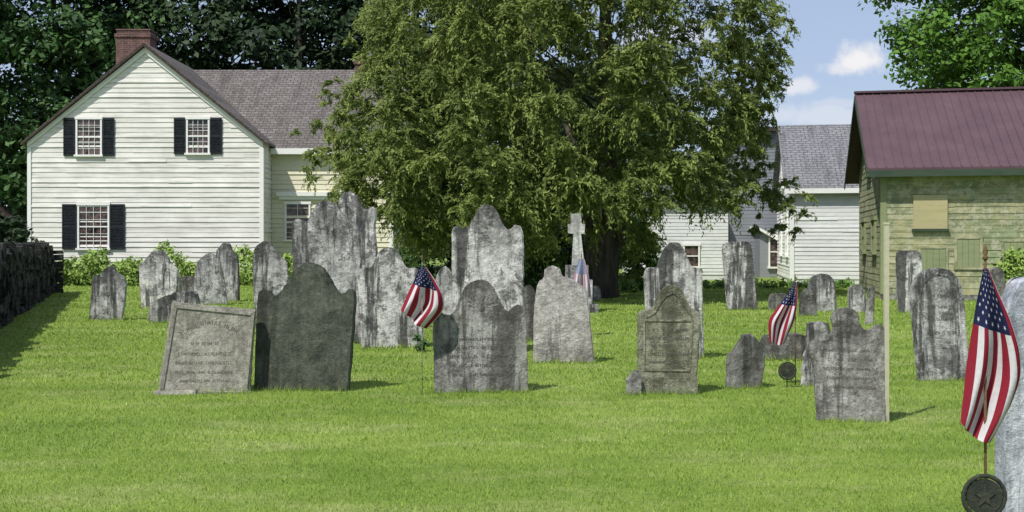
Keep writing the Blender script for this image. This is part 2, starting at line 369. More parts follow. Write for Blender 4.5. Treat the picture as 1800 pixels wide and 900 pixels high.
def p_s3(r,y,Y,cx):
    ins=MB()
    for (py,w) in ((596,.66),(611,.7),(626,.72),(642,.66),(658,.7)):
        a=LP(848,py,Y,cx); strokes(ins,a[0],a[1],w,.028,y-.002)
    ins.build('inscription',M['carve_d'],r)
    cv=MB(); a=Vector(LP(846,540,Y,cx))
    for d in (-1,1):
        for k in range(4):
            q=R(8+k*17); v_=Vector((d*math.cos(q),math.sin(q))); p=a+v_*.05; e=a+v_*(.17-.015*k); n=Vector((-v_.y,v_.x))
            cv.extr([(u.x,y-.003,u.y) for u in (p-n*.008,e-n*.010,e+v_*.012,e+n*.010,p+n*.008)],(0,.006,0))
    cv.extr([(a.x+.032*math.cos(2*math.pi*k/12),y-.005,a.y+.04*math.sin(2*math.pi*k/12)) for k in range(12)],(0,.008,0))
    cv.build('tympanum_carving',M['brown'],r)
def p_s4(r,y,Y,cx):
    fr=MB(); pl=[LP(*q,Y,cx) for q in ((1133,650),(1132,563),(1216,563),(1211,650),(1133,650))]
    ribbon(fr,pl,.018,y-.008,y+.003)
    ribbon(fr,[LP(*q,Y,cx) for q in ((1136,557),(1150,550),(1160,532),(1170,520),(1182,514),(1194,522),(1203,540),(1215,555))],.016,y-.008,y+.003)
    fr.build('border',M['mossy'],r)
    b=MB(); b.box(-.31,.30,y-.03,-y+.03,-.05,gz(662,Y)); b.build('plinth',M['mossy'],r)
    ins=MB()
    for (py,w) in ((580,.4),(594,.42),(608,.36),(622,.42),(636,.38)):
        a=LP(1174,py,Y,cx); strokes(ins,a[0],a[1],w,.026,y-.002)
    ins.build('inscription',M['carve_d'],r)
def p_s7(r,y,Y,cx):
    fr=MB(); pts=[(1625,655),(1614,525),(1618,503),(1632,488),(1650,482),(1668,487),(1680,502),(1685,525),(1692,655)]
    ribbon(fr,[LP(*q,Y,cx) for q in pts],.016,y-.006,y+.003); fr.build('border',M['mottle2'],r)
    ins=MB()
    for (py,w) in ((520,.28),(540,.36),(560,.3),(585,.36)):
        a=LP(1652,py,Y,cx); strokes(ins,a[0],a[1],w,.03,y-.002)
    ins.build('inscription',M['carve_d'],r)
G=grave
G([(280,690),(303,528),(310,531),(447,545),(438,692)],690,'tan','square tan tablet leaning sideways with raised border and arched lettering',.10,4,-4,0,p_tablet,jit=.005)
G([(447,687),(448,600),(449,524),(452,513),(460,508),(469,512),(476,519),(484,520),(492,513),(500,501),(507,488),(517,475),(529,465),(542,461),(555,464),(567,471),(577,485),(585,500),(593,512),(600,517),(607,514),(614,507),(622,509),(626,520),(621,600),(615,687)],686,'darkgreen','large dark olive grey headstone with a smooth bell top, beside the leaning tan tablet',.10,-6,-3,2)
G([(764,690),(762,600),(761,568),(766,555),(775,549),(784,553),(791,555),(799,547),(806,531),(812,515),(820,502),(832,494),(845,491),(858,495),(868,505),(875,520),(882,536),(890,547),(897,547),(903,539),(912,535),(921,541),(924,555),(927,610),(928,688)],689,'brown','brown grey bell topped headstone with faint winged carving and flag shadow across its face',.09,5,-2,2,p_s3)
G([(1122,691),(1120,562),(1122,550),(1130,545),(1140,546),(1148,539),(1153,524),(1163,509),(1172,503),(1181,500),(1192,504),(1201,515),(1208,531),(1216,545),(1226,547),(1231,560),(1222,691)],691,'mossy','olive brown headstone with pointed bell top, raised frame and stepped foot',.11,-4,-1,2,p_s4)
G([(1437,739),(1433,650),(1425,625),(1423,610),(1428,600),(1438,598),(1446,602),(1454,598),(1461,588),(1466,577),(1462,566),(1463,553),(1472,544),(1486,540),(1501,544),(1510,554),(1509,566),(1514,576),(1523,581),(1532,576),(1541,569),(1550,572),(1555,583),(1555,600),(1553,640),(1553,736)],739,'brown','squat rough grey headstone with a round knob top, nearest stone on the lawn',.13,-12,-2,2,jit=.004,
  parts=p_text([(1495,616,.42,.022,0),(1495,632,.42,.022,0),(1495,648,.44,.022,0),(1495,664,.40,.022,0),(1495,680,.44,.022,0)]))
G([(1276,681),(1277,650),(1280,622),(1287,618),(1294,606),(1302,597),(1306,588),(1319,586),(1325,594),(1331,598),(1337,612),(1345,622),(1341,650),(1338,681)],682,'dark','small dark jagged pointed stone standing alone in the grass',.12,10,0,0,jit=.009)
G([(1612,670),(1605,590),(1600,522),(1604,497),(1622,477),(1648,470),(1674,475),(1689,492),(1697,520),(1701,600),(1705,668)],669,'mottle2','tall round arched grey headstone with a carved inner border, leaning slightly left',.08,6,-2,2,p_s7)
G([(1102,692),(1101,672),(1108,656),(1118,650),(1128,660),(1128,692)],693,'brown','small broken rock fragment at the left foot of the olive headstone',.12,10,0,1,jit=.01,name='rock_fragment',cat='stone')
G([(797,618),(795,500),(794,408),(799,398),(808,397),(815,402),(823,400),(830,389),(837,374),(845,363),(857,358),(869,364),(877,378),(884,394),(891,404),(899,402),(906,394),(916,398),(921,412),(921,500),(922,618)],618,'mottle','tallest pale streaked bell topped headstone, standing behind the winged carved one',.10,-3,1,2)
G([(517,606),(516,480),(513,402),(516,388),(524,384),(534,389),(541,389),(547,379),(556,362),(572,351),(588,357),(600,372),(612,385),(630,395),(636,420),(640,606)],604,'mottle2','big dark streaked headstone with high bell top, directly behind the dark olive one',.10,-4,1,2)
G([(566,585),(566,400),(580,380),(591,368),(597,350),(606,338),(618,336),(628,344),(634,358),(641,368),(648,369),(655,362),(663,368),(664,384),(660,398),(665,440),(668,585)],582,'mottle','big pale headstone with narrow peaked top overlapped by the big dark streaked one',.10,-6,1,2)
G([(636,612),(633,540),(628,484),(633,472),(643,470),(652,472),(659,458),(667,441),(680,434),(694,436),(703,448),(709,463),(718,472),(728,470),(739,474),(742,490),(745,608)],611,'mottle','blotchy black and white headstone with low bell top, left of the hanging flag',.10,5,-1,2)
G([(768,590),(765,500),(768,480),(780,466),(792,474),(800,500),(806,590)],590,'mottle2','narrow grey stone half hidden behind the left edge of the tallest headstone',.08,0,0,1)
G([(449,562),(446,500),(445,454),(449,434),(466,422),(481,430),(489,450),(503,456),(507,480),(504,562)],560,'mottle2','grey peaked headstone just left of the big dark streaked one',.10,6,1,1)
G([(378,532),(380,470),(380,442),(388,432),(393,426),(404,427),(409,440),(420,453),(421,528)],530,'mottle2','narrow dark pointed headstone, rear one of the overlapping left pair',.12,0,0,1)
G([(343,536),(342,490),(346,462),(360,448),(372,444),(384,452),(392,475),(400,536)],536,'mottle2','lower rounded grey headstone, front one of the overlapping left pair',.12,8,0,1)
G([(249,543),(246,500),(245,466),(258,455),(270,441),(284,438),(297,450),(303,466),(318,474),(313,540)],542,'mottle','light blotchy headstone with rounded peak near the left stone wall',.11,-5,2,1)
G([(264,567),(263,550),(268,530),(300,518),(322,510),(346,512),(350,535),(349,566)],567,'mottle2','low sunken broken slab with a sloping top lying among the left stones',.25,0,0,1,jit=.012)
G([(316,520),(316,488),(322,485),(344,486),(346,520)],520,'dark','little square dark stone seen behind the low broken slab',.12,0,0,1)
G([(158,562),(162,520),(165,484),(178,482),(188,469),(200,467),(208,480),(223,491),(220,530),(214,564)],563,'mottle2','leftmost headstone, grey with a small peaked top, nearest the stone wall',.11,6,2,1)
G([(937,637),(938,560),(942,512),(946,496),(956,489),(957,472),(971,466),(985,472),(989,487),(1004,490),(1020,500),(1031,507),(1036,545),(1045,634)],637,'pink','warm grey headstone with small rounded cap, wide and tapering upward',.11,-4,1,2)
G([(916,600),(918,520),(922,503),(934,500),(944,520),(946,600)],600,'dark','thin dark stone in shade between the tallest and the warm grey capped headstones',.08,0,0,1)
G([(1138,632),(1135,560),(1131,482),(1136,471),(1146,470),(1155,470),(1160,452),(1168,434),(1180,425),(1194,427),(1203,440),(1209,458),(1217,470),(1228,471),(1234,482),(1234,500),(1237,630)],631,'mottle','streaked pale grey bell topped headstone behind the olive framed one',.10,3,0,2)
G([(1278,546),(1272,480),(1268,431),(1280,425),(1318,424),(1323,450),(1332,543)],545,'mottle','plain rectangular streaked slab leaning left beside the white house beyond',.12,6,0,1)
G([(1420,549),(1420,505),(1425,488),(1440,480),(1456,482),(1467,494),(1470,548)],549,'mottle2','broad round topped grey stone, rear of two small ones before the grey roofed house',.12,0,0,1)
G([(1405,556),(1406,520),(1414,507),(1426,508),(1434,522),(1435,556)],556,'dark','small round topped dark stone, front of two before the grey roofed house',.12,0,0,1)
G([(1492,550),(1490,512),(1496,501),(1512,500),(1520,512),(1522,550)],550,'mottle2','short grey rounded stone at the foot of the green barn corner',.12,0,0,1)
G([(1520,572),(1526,510),(1530,503),(1538,504),(1534,572)],572,'brown','thin tilted sliver of stone standing before the green barn corner',.10,0,0,1)
G([(1579,551),(1576,500),(1575,445),(1582,441),(1614,440),(1619,450),(1622,549)],550,'mottle','flat topped black and white streaked slab in front of the green barn',.12,0,0,1)
G([(1339,632),(1338,606),(1342,592),(1360,589),(1385,588),(1410,587),(1416,600),(1414,632)],632,'dark','low wide dark block behind the small flag',.28,-3,0,1,jit=.01)
G([(1352,546),(1352,520),(1360,515),(1384,516),(1386,546)],546,'dark','tiny dark block in the distance above the small flag',.2,0,0,1)
G([(1418,636),(1416,585),(1420,567),(1440,565),(1458,568),(1462,636)],636,'mottle2','square topped grey stone, rear of two behind the round knob headstone',.12,0,0,1,jit=.01)
G([(1409,678),(1410,640),(1416,612),(1430,602),(1450,606),(1462,678)],678,'mottle2','low slanted grey stone tucked just behind the round knob headstone',.12,10,0,1,jit=.01)
G([(1032,530),(1032,508),(1040,501),(1054,502),(1058,530)],530,'brown','small square brownish block right of the stone cross',.2,0,0,1)
G([(1768,580),(1766,520),(1770,495),(1785,486),(1805,490),(1815,520),(1815,580)],580,'mottle','pale round topped stone at the far right, behind the big flag',.12,0,0,1)
G([(1738,560),(1735,500),(1740,474),(1752,468),(1764,476),(1768,560)],560,'dark','narrow dark stone standing behind the staff of the big flag',.12,0,0,1)
# headstone cut by the right frame edge, close to the camera
Yn=4.9; x0=gx(1768,Yn)
ol=[(0,-.1),(.0,.9),(.004,1.15),(.012,1.22),(.03,1.26),(.05,1.30),(.08,1.34),(.16,1.36),(.30,1.43),(.38,1.44),(.46,1.42),(.55,1.37),(.66,1.35),(.70,1.27),(.71,.6),(.71,-.1)]
me_=MB(); me_.extr([(a,0,b) for a,b in chaikin(ol,2)],(0,.09,0)); o=me_.build('gravestone',M['blue'],loc=(x0,Yn,0)); o.rotation_euler=(0,R(0),R(6))
tag(o,'bluish pale headstone cut off by the right edge, just behind the big flag','gravestone'); BASES.append((x0+.34,Yn,.36,.05))
# thin pale post beside the round knob headstone
Yp=9.28; m=MB(); m.extr([(-.018,-.018,-.1),(.018,-.018,-.1),(.018,.018,-.1),(-.018,.018,-.1)],(0,0,gz(395,Yp)+.1)); m.box(-.022,.022,-.022,.022,gz(395,Yp)+.001,gz(395,Yp)+.02)
o=m.build('wooden_post',M['post'],loc=(gx(1558,Yp),Yp,0)); tag(o,'thin pale square post rising at the right side of the round knob headstone','post')
# cross monument
Yc=24.5; cx=1014
r=empty('cross_monument',(gx(cx,Yc),Yc,0),0,'pale stone cross on a stepped pedestal under the big evergreen tree','cross')
m=MB(); pts=[(1005,466),(1008,411),(999,410),(998,394),(1004,393),(1003,376),(1021,375),(1022,393),(1028,394),(1027,411),(1021,411),(1027,466)]
m.extr([((a-cx)/F*Yc,-.07,gz(b,Yc)) for a,b in pts],(0,.14,0)); m.build('cross',M['pale'],r)
m=MB(); z=gz(466,Yc); m.box(-.25,.25,-.2,.2,z-.32,z-.002,jit=.005); m.box(-.33,.33,-.28,.28,.18,z-.323,jit=.005); m.box(-.45,.45,-.38,.38,-.05,.178,jit=.01); m.build('pedestal',M['mottle2'],r)
# ------------------------------------------------------------ flags
def cur(pts,u):
    k=np.linspace(0,1,len(pts)); return (float(np.interp(u,k,[p[0] for p in pts])),float(np.interp(u,k,[p[1] for p in pts])))
def smoothc(p): 
    q=chaikin(p,2); return q
def flag(Y,polepx,toppy,L,Rr,bulge,label,faded=False,cu=.44,pr=.006,pm='pole'):
    L=smoothc(L); Rr=smoothc(Rr)
    r=empty('grave_flag',(gx(polepx,Y),Y,0),0,label,'flag')
    s0=Y/F; ztop=gz(toppy,Y); cols=[M['pred'],M['pwhite'],M['pblue']] if faded else [M['fred'],M['fwhite'],M['fblue']]
    VF=.72
    def P(u,v):
        back=v>VF; s=v/VF if not back else 1-(v-VF)/(1-VF)*.7
        a=cur(L,u); b=cur(Rr,u)
        x=a[0]*(1-s)+b[0]*s; y=a[1]*(1-s)+b[1]*s+bulge*math.sin(math.pi*min(1,s*.95))*u**1.5
        w=abs(b[0]-a[0])*s0
        x+=(b[0]-a[0])*.045*math.sin(s*11+u*4.0)*(1-abs(2*s-1))*1.4
        if back: y-=bulge*.2*u
        dep=.17*w*math.sin(s*10.5+u*4.0)*(.3+u)+.25*w*(1-s)*u*.3
        if back: dep+=.018+.15*w*(1-s)
        return Vector(((x-polepx)*s0,-.008+dep,gz(y,Y)))
    m=MB(); nu,nv=44,65
    for i in range(nu):
        for j in range(nv):
            u0,u1=i/nu,(i+1)/nu; v0,v1=j/nv,(j+1)/nv; vm=(v0+v1)/2; um=(u0+u1)/2
            k=2 if (um<cu and vm<8/13) else (0 if int(vm*13)%2==0 else 1)
            m.poly([P(u0,v0),P(u1,v0),P(u1,v1),P(u0,v1)],k)
    for a in range(11):
        for b in range(9):
            if (a+b)%2: continue
            u=cu*(a+1)/12; v=8/13*(b+1)/10
            pts=[]
            for q in range(10):
                rr=(1 if q%2==0 else .42); an=math.pi/5*q
                pts.append(P(max(0.001,u+.0135*rr*math.cos(an)),v+.021*rr*math.sin(an))+Vector((0,-.0025,0)))
            m.poly(pts,1)
    o=m.build('cloth',cols,r,fix=False,smooth=False)
    p=MB(); p.tube([(0,0,-.1),(0,0,ztop)],[pr,pr*.9],8); p.build('pole',M[pm],r,smooth=True)
    f=MB(); zs=[(0,.004),(.006,.011),(.014,.011),(.02,.006),(.034,.011),(.05,.007),(.066,.001)]
    f.tube([(0,0,ztop+a) for a,_ in zs],[b for _,b in zs],8); f.build('finial',M['gold'],r,smooth=True)
    return r
flag(4.2,1732,458,[(1727,472),(1719,520),(1711,590),(1699,665),(1685,742)],[(1736,472),(1752,512),(1774,562),(1791,615),(1797,665),(1780,720),(1747,778)],10,'largest flag, red and white striped with starry blue corner, hanging near the right edge')
flag(10.97,742,459,[(739,468),(729,490),(715,518),(705,545)],[(748,469),(764,490),(780,518),(782,545),(750,579)],4,'small striped flag hanging limp left of the winged carved headstone',cu=.46,pr=.0038,pm='pole2')
flag(11.7,1398,494,[(1394,496),(1386,515),(1366,543),(1350,564),(1352,601)],[(1400,496),(1402,520),(1400,545),(1396,570),(1380,604)],3,'small striped flag drooping above a low dark block and bronze marker')
flag(18.0,1022,452,[(1018,455),(1012,475),(1008,495),(1005,508)],[(1027,455),(1033,475),(1038,500),(1040,520)],10,'faded pale flag hanging beside the stone cross',True)
def marker(x,Y,zc,rad,label):
    r=empty('grave_marker',(x,Y,0),0,label,'grave marker')
    m=MB(); m.extr([(rad*.86*math.cos(2*math.pi*k/32),-.006,zc+rad*.86*math.sin(2*math.pi*k/32)) for k in range(32)],(0,.012,0)); m.build('disc',M['bronze'],r)
    m=MB(); n=40; 
    ring=[Vector((rad*math.cos(2*math.pi*k/n),0,zc+rad*math.sin(2*math.pi*k/n))) for k in range(n+1)]
    m.tube(ring,[rad*.10*(1+.18*(k%2)) for k in range(n+1)],6,cap=False); m.build('wreath',M['bronze'],r,smooth=True)
    m=MB(); m.extr([(rad*(.5 if k%2==0 else .2)*math.sin(math.pi/5*k),-.010,zc+rad*(.5 if k%2==0 else .2)*math.cos(math.pi/5*k)) for k in range(10)],(0,.004,0))
    m.build('star',M['bronze2'],r)
    m=MB(); m.tube([(0,.012,-.1),(0,.012,zc)],[.006,.006],6); m.build('stake',M['bronze'],r)
    return r
marker(gx(1730,4.16),4.16,gz(873,4.16),.079,'round bronze wreath medallion on a stake below the largest flag')
marker(gx(1384,11.5),11.5,gz(652,11.5),.088,'small round bronze medallion in the grass below the drooping flag')
# ------------------------------------------------------------ buildings
def clap(mb,p0,dx,z0,z1,nrm,lf,rf,e=.2,lip=.03,m0=0):
    p0=Vector(p0);dx=Vector(dx);n=Vector(nrm); z=z0
    while z<z1-.01:
        zt=min(z+e,z1); l0,r0,l1,r1=lf(z),rf(z),lf(zt),rf(zt)
        if r0-l0>.02:
            jl=lip*random.uniform(.6,1.3); dz=random.uniform(-.014,.014)
            q=lambda a,zz,o: p0+dx*a+n*o+Vector((0,0,zz))
            k=max(1,int((r0-l0)/2.4)); ss=[0]+sorted(random.random() for _ in range(k-1))+[1]
            for a,b in zip(ss[:-1],ss[1:]):
                jj=jl*random.uniform(.7,1.25); d2=dz+random.uniform(-.01,.01)
                A0=l0+(r0-l0)*a;B0=l0+(r0-l0)*b;A1=l1+(r1-l1)*a;B1=l1+(r1-l1)*b
                mb.poly([q(A0,z+d2,jj),q(B0,z+d2,jj),q(B1,zt,.002),q(A1,zt,.002)],m0)
                mb.poly([q(A0,z+d2,jj),q(B0,z+d2,jj),q(B0,z+d2,-.01),q(A0,z+d2,-.01)],m0)
        z=zt
def window(par,x0,x1,z0,z1,y,cols,rows,axis='x',shut=0,sill=True,name='window',mat='trim'):
    fw=.07
    def B(mb,a0,a1,d0,d1,c0,c1):
        if axis=='x': mb.box(a0,a1,y+d0,y+d1,c0,c1)
        else: mb.box(y+d0,y+d1,a0,a1,c0,c1)
    fr=MB()
    B(fr,x0-fw,x0,-.07,.03,z0,z1); B(fr,x1,x1+fw,-.07,.03,z0,z1); B(fr,x0-fw-.03,x1+fw+.03,-.085,.03,z1,z1+.11)
    zm=(z0+z1)/2; B(fr,x0,x1,-.052,-.02,zm-.025,zm+.025)
    for i in range(1,cols): a=x0+(x1-x0)*i/cols; B(fr,a-.008,a+.008,-.050,-.024,z0,zm-.025); B(fr,a-.008,a+.008,-.050,-.024,zm+.025,z1)
    for j in range(1,rows):
        c_=z0+(z1-z0)*j/rows
        if abs(c_-zm)<.05: continue
        B(fr,x0,x1,-.048,-.026,c_-.008,c_+.008)
    w=fr.build(name,M[mat],par)
    g=MB(); B(g,x0,x1,-.022,.02,z0,z1); g.build('pane',M['glass'],w)
    if sill: s_=MB(); B(s_,x0-fw-.05,x1+fw+.05,-.13,.03,z0-.08,z0-.002); s_.build('sill',M[mat],w)
    if shut:
        for (a0,a1) in ((x0-fw-.03-shut,x0-fw-.03),(x1+fw+.03,x1+fw+.03+shut)):
            m=MB(); B(m,a0,a0+.05,-.075,-.035,z0-.05,z1+.05); B(m,a1-.05,a1,-.075,-.035,z0-.05,z1+.05)
            for c0,c1 in ((z0-.05,z0+.03),(z1-.03,z1+.05),(zm-.04,zm+.04)): B(m,a0+.05,a1-.05,-.072,-.035,c0,c1)
            k=z0+.05
            while k<z1-.05:
                if abs(k-zm)>.07: B(m,a0+.05,a1-.05,-.062,-.04,k,k+.035)
                k+=.06
            B(m,a0+.02,a1-.02,-.045,-.036,z0,z1)
            m.build('shutter',M['shutter'],par)
    return w
# --- white house at left
X0=gx(50,44); hs=empty('white_house',(X0,44,0),0,'white clapboard house with black shutters and red brick chimney, at the left','house')
hx=lambda px,Y=44: gx(px,Y)-X0
Wd=hx(462); ze=5.65; zp=9.43; mid=Wd/2
m=MB(); L_=lambda z: 0 if z<ze else (z-ze)/(zp-ze)*mid; R_=lambda z: Wd if z<ze else Wd-(z-ze)/(zp-ze)*mid
clap(m,(0,0,0),(1,0,0),.4,zp,(0,-1,0),L_,R_)
m.poly([(0,0.01,0),(Wd,0.01,0),(Wd,.01,ze),(mid,.01,zp),(0,.01,ze)]); m.build('gable_wall',M['white'],hs,fix=False)
m=MB(); clap(m,(Wd,0,0),(0,1,0),.4,ze,(1,0,0),lambda z:0,lambda z:10.5); m.build('side_wall',M['white'],hs,fix=False)
m=MB(); clap(m,(0,10.5,0),(0,-1,0),.4,ze,(-1,0,0),lambda z:0,lambda z:10.5); m.build('side_wall',M['white'],hs,fix=False)
m=MB(); m.poly([(0,10.5,0),(Wd,10.5,0),(Wd,10.5,ze),(mid,10.5,zp),(0,10.5,ze)]); m.build('rear_wall',M['white'],hs,fix=False)
m=MB(); xe=hx(690,45.5); wz=5.6; clap(m,(Wd,1.5,0),(1,0,0),.4,wz,(0,-1,0),lambda z:.03,lambda z:xe-Wd)
m.poly([(Wd,1.51,0),(xe,1.51,0),(xe,1.51,wz),(Wd,1.51,wz)])
clap(m,(xe,1.5,0),(0,1,0),.4,9.3,(1,0,0),lambda z:0 if z<wz else (z-wz)/3.7*4.5,lambda z:9 if z<wz else 9-(z-wz)/3.7*4.5)
m.poly([(Wd,10.5,0),(xe,10.5,0),(xe,10.5,wz),(Wd,10.5,wz)]); m.build('wing_wall',M['cream'],hs,fix=False)
m=MB(); m.box(-.02,Wd+.02,-.05,.3,-.1,.4); m.build('foundation',M['brown'],hs); m=MB(); m.box(Wd+.021,xe,1.45,1.8,-.1,.4); m.build('foundation',M['brown'],hs)
def gable_roof_y(mid,half,ze,zp,y0,y1,oh=.22,th=.09):
    m=MB(); s=(zp-ze)/half
    for d in (-1,1):
        e=(mid+d*(half+oh),ze-s*oh); m.extr([(mid,y0,zp),(e[0],y0,e[1]),(e[0],y0,e[1]+th),(mid,y0,zp+th*1.25)],(0,y1-y0,0))
    return m
rf=gable_roof_y(mid,mid,ze+.02,zp+.03,-.20,10.7).build('roof',M['shingle'],hs)
s=(zp-ze)/mid
for d in (-1,1):
    m=MB(); e0=(mid+d*(mid+.19),ze-s*.19-.02); m.extr([(mid,-.235,zp-.01),(e0[0],-.235,e0[1]-.01),(e0[0],-.235,e0[1]+.09),(mid,-.235,zp+.12)],(0,.03,0)); m.build('rake_board',M['darkwood'],hs)
for d in (-1,1): 
    m=MB(); e0=(mid+d*(mid+.02),ze-.02); m.extr([(mid,-.08,zp-.26),(e0[0],-.08,e0[1]-.22),(e0[0],-.08,e0[1]-.02),(mid,-.08,zp-.03)],(0,.05,0)); m.build('rake_trim',M['trim'],hs)
m=MB(); s2=(9.3-wz)/4.5; m2=[(1.2,wz-.3*s2),(6,9.3),(6,9.46),(1.2,wz-.3*s2+.13)]; m.extr([(mid+.2,a,b) for a,b in m2],(xe+.3-mid-.2,0,0))
m2=[(10.8,wz-.3*s2),(6,9.3),(6,9.46),(10.8,wz-.3*s2+.13)]; m.extr([(mid+.2,a,b) for a,b in m2],(xe+.3-mid-.2,0,0)); wr=m.build('wing_roof',M['shingle'],hs)
m=MB(); m.box(Wd+.05,xe+.3,1.12,1.2,wz-.38,wz-.14); m.build('eave_board',M['trim'],hs)
for a,b,y in ((-.03,.12,-.05),(Wd-.12,Wd+.04,-.05),(xe-.12,xe+.04,1.45)):
    m=MB(); m.box(a,b,y,y+.16,.4,ze-.25); m.build('corner_board',M['trim'],hs)
def chimney(x,y,w,d,z0,z1,par,name='chimney'):
    m=MB(); m.box(x-w/2,x+w/2,y-d/2,y+d/2,z0,z1-.35); m.box(x-w/2-.05,x+w/2+.05,y-d/2-.05,y+d/2+.05,z1-.35,z1-.2); m.box(x-w/2+.03,x+w/2-.03,y-d/2+.03,y+d/2-.03,z1-.2,z1-.06)
    m.box(x-w/2,x+w/2,y-d/2,y+d/2,z1-.06,z1)
    return m.build(name,M['brick'],par)
chimney(gx(240,47)-X0,3,1.45,.9,7.5,10.65,rf); chimney(gx(645,50)-X0,6,1.0,.8,8.8,10.0,wr)
for (a,b,c0,c1,cl,rw,sh) in ((137,177,210,272,4,6,.46),(331,366,210,269,4,6,.46),(140,190,361,436,4,6,.58)):
    window(hs,hx(a),hx(b),gz(c1,44),gz(c0,44),0,cl,rw,shut=sh)
dx=lambda px: gx(px,45.5)-X0
a,b=dx(504),dx(543); w_=window(hs,a,b,gz(421,45.5),gz(359,45.5),1.5,2,2)
dr=MB(); dr.box(a-.3,dx(604),1.38,1.5,gz(356,45.5)+.12,gz(350,45.5)+.12); dr.box(a-.4,dx(608),1.30,1.5,gz(350,45.5)+.122,gz(343,45.5)+.12); dr.build('lintel',M['trim'],hs)
# --- green barn
A=R(12); B0=Vector((10.1,30,0)); bn=empty('green_barn',B0,-A,'weathered yellow green barn with maroon metal roof, at the right','barn')
def onface(px,py,O,a):
    k=(px-900)/F; t_=(k*O.y-O.x)/(math.cos(a)+k*math.sin(a)); return t_, gz(py,O.y-t_*math.sin(a))
LB=15; DB=6; e_=3.78; p_=5.95
m=MB(); clap(m,(0,0,0),(1,0,0),.15,e_,(0,-1,0),lambda z:0,lambda z:LB,.17,.014); m.poly([(0,.01,0),(LB,.01,0),(LB,.01,e_),(0,.01,e_)]); m.build('long_wall',M['green'],bn,fix=False)
m=MB(); m.poly([(0,DB,0),(LB,DB,0),(LB,DB,e_),(0,DB,e_)]); m.build('rear_wall',M['green'],bn,fix=False)
gl=lambda z:0 if z<e_ else (z-e_)/(p_-e_)*3; gr=lambda z:DB if z<e_ else DB-(z-e_)/(p_-e_)*3
m=MB(); clap(m,(0,0,0),(0,1,0),.15,p_,(-1,0,0),gl,gr,.17,.014); m.poly([(.01,0,0),(.01,DB,0),(.01,DB,e_),(.01,3,p_),(.01,0,e_)]); m.build('gable_wall',M['green'],bn,fix=False)
m=MB(); clap(m,(LB,0,0),(0,1,0),.15,p_,(1,0,0),gl,gr,.17,.014); m.build('gable_wall',M['green'],bn,fix=False)
m=MB(); s=(p_-e_)/3; oh=.42
for d in (-1,1):
    y1=3+d*(3+oh); z1=e_-s*oh; m.extr([(-.42,3,p_+.03),(-.42,y1,z1+.03),(-.42,y1,z1+.09),(-.42,3,p_+.09)],(LB+.84,0,0))
    k=-.42
    while k<LB+.42:
        m.extr([(k,3,p_+.085),(k,y1,z1+.085),(k,y1,z1+.12),(k,3,p_+.12)],(.03,0,0)); k+=.24
m.box(-.44,LB+.44,2.88,3.12,p_+.09,p_+.15); m.build('roof',M['metalroof'],bn)
for xx in (-.44,LB+.41):
    for d in (-1,1):
        m=MB(); y1=3+d*(3+oh); z1=e_-s*oh; m.extr([(xx,3,p_-.16),(xx,y1,z1-.16),(xx,y1,z1+.028),(xx,3,p_+.028)],(.03,0,0)); m.build('rake_board',M['greentrim'],bn)
m=MB(); z1=e_-s*oh; m.box(-.40,LB+.4,-oh-.02,-oh+.02,z1-.15,z1+.028); m.box(-.4,LB+.4,-oh+.02,-.03,z1-.03,z1-.005); m.build('eave_board',M['greentrim'],bn)
m=MB(); m.box(-.035,.13,-.035,.13,.1,e_-.05); m.build('corner_board',M['greenboard'],bn)
t0,z1=onface(1605,343,B0,A); t1,z0=onface(1665,402,B0,A)
m=MB(); m.box(t0,t1,-.06,.0,z0,z1); pp=m.build('plywood_patch',M['ply'],bn); m=MB(); m.box(t0-.04,t1+.04,-.10,-.0,z0-.07,z0-.003); m.build('ledge',M['greentrim'],pp)
for (a,b,c0,c1) in ((1618,1662,437,480),(1682,1722,420,470),(1765,1810,425,480)):
    t0,z1=onface(a,c0,B0,A); t1,z0=onface(b,c1,B0,A); m=MB(); n=4
    for k in range(n): m.box(t0+(t1-t0)*k/n+.003,t0+(t1-t0)*(k+1)/n-.003,-.03,.0,z0,z1)
    w=m.build('window',M['greenboard'],bn)
    m=MB(); m.box(t0-.07,t0-.002,-.04,0,z0,z1); m.box(t1+.002,t1+.07,-.04,0,z0,z1); m.box(t0-.08,t1+.08,-.045,0,z1+.002,z1+.07); m.box(t0-.08,t1+.08,-.05,0,z0-.06,z0-.002); m.build('frame',M['green'],w)
window(bn,1.2,2.0,1.3,2.2,0,2,2,axis='y',mat='greenboard'); window(bn,3.9,4.7,1.3,2.2,0,2,2,axis='y',mat='greenboard'); window(bn,2.6,3.4,3.6,4.4,0,2,2,axis='y',mat='greenboard')
m=MB(); m.box(-.04,LB+.02,-.06,0,-.1,.15); m.build('foundation',M['brown'],bn)
# --- white house with grey roof, right middle
A2=R(10); B2=Vector((gx(1390,42),42,0)); wh=empty('white_house',B2,-A2,'white sided house with a plain grey shingle roof, left of the green barn','house')
D2=8; L2=8; E2=3.7; P2=6.35
m=MB(); clap(m,(0,0,0),(1,0,0),.2,E2,(0,-1,0),lambda z:0,lambda z:L2,.15,.022); m.poly([(0,.01,0),(L2,.01,0),(L2,.01,E2),(0,.01,E2)]); m.build('long_wall',M['white2'],wh,fix=False)
a_=lambda z:0 if z<E2 else (z-E2)/(P2-E2)*4; b_=lambda z:D2 if z<E2 else D2-(z-E2)/(P2-E2)*4
m=MB(); clap(m,(0,0,0),(0,1,0),.2,P2,(-1,0,0),a_,b_,.15,.022); m.poly([(.01,0,0),(.01,D2,0),(.01,D2,E2),(.01,4,P2),(.01,0,E2)]); m.build('gable_wall',M['trim'],wh,fix=False)  # left gable in whiter paint, sunlight on it put into the colour
m=MB(); m.poly([(L2,0,0),(L2,D2,0),(L2,D2,E2),(L2,4,P2),(L2,0,E2)]); m.build('gable_wall',M['white2'],wh,fix=False)
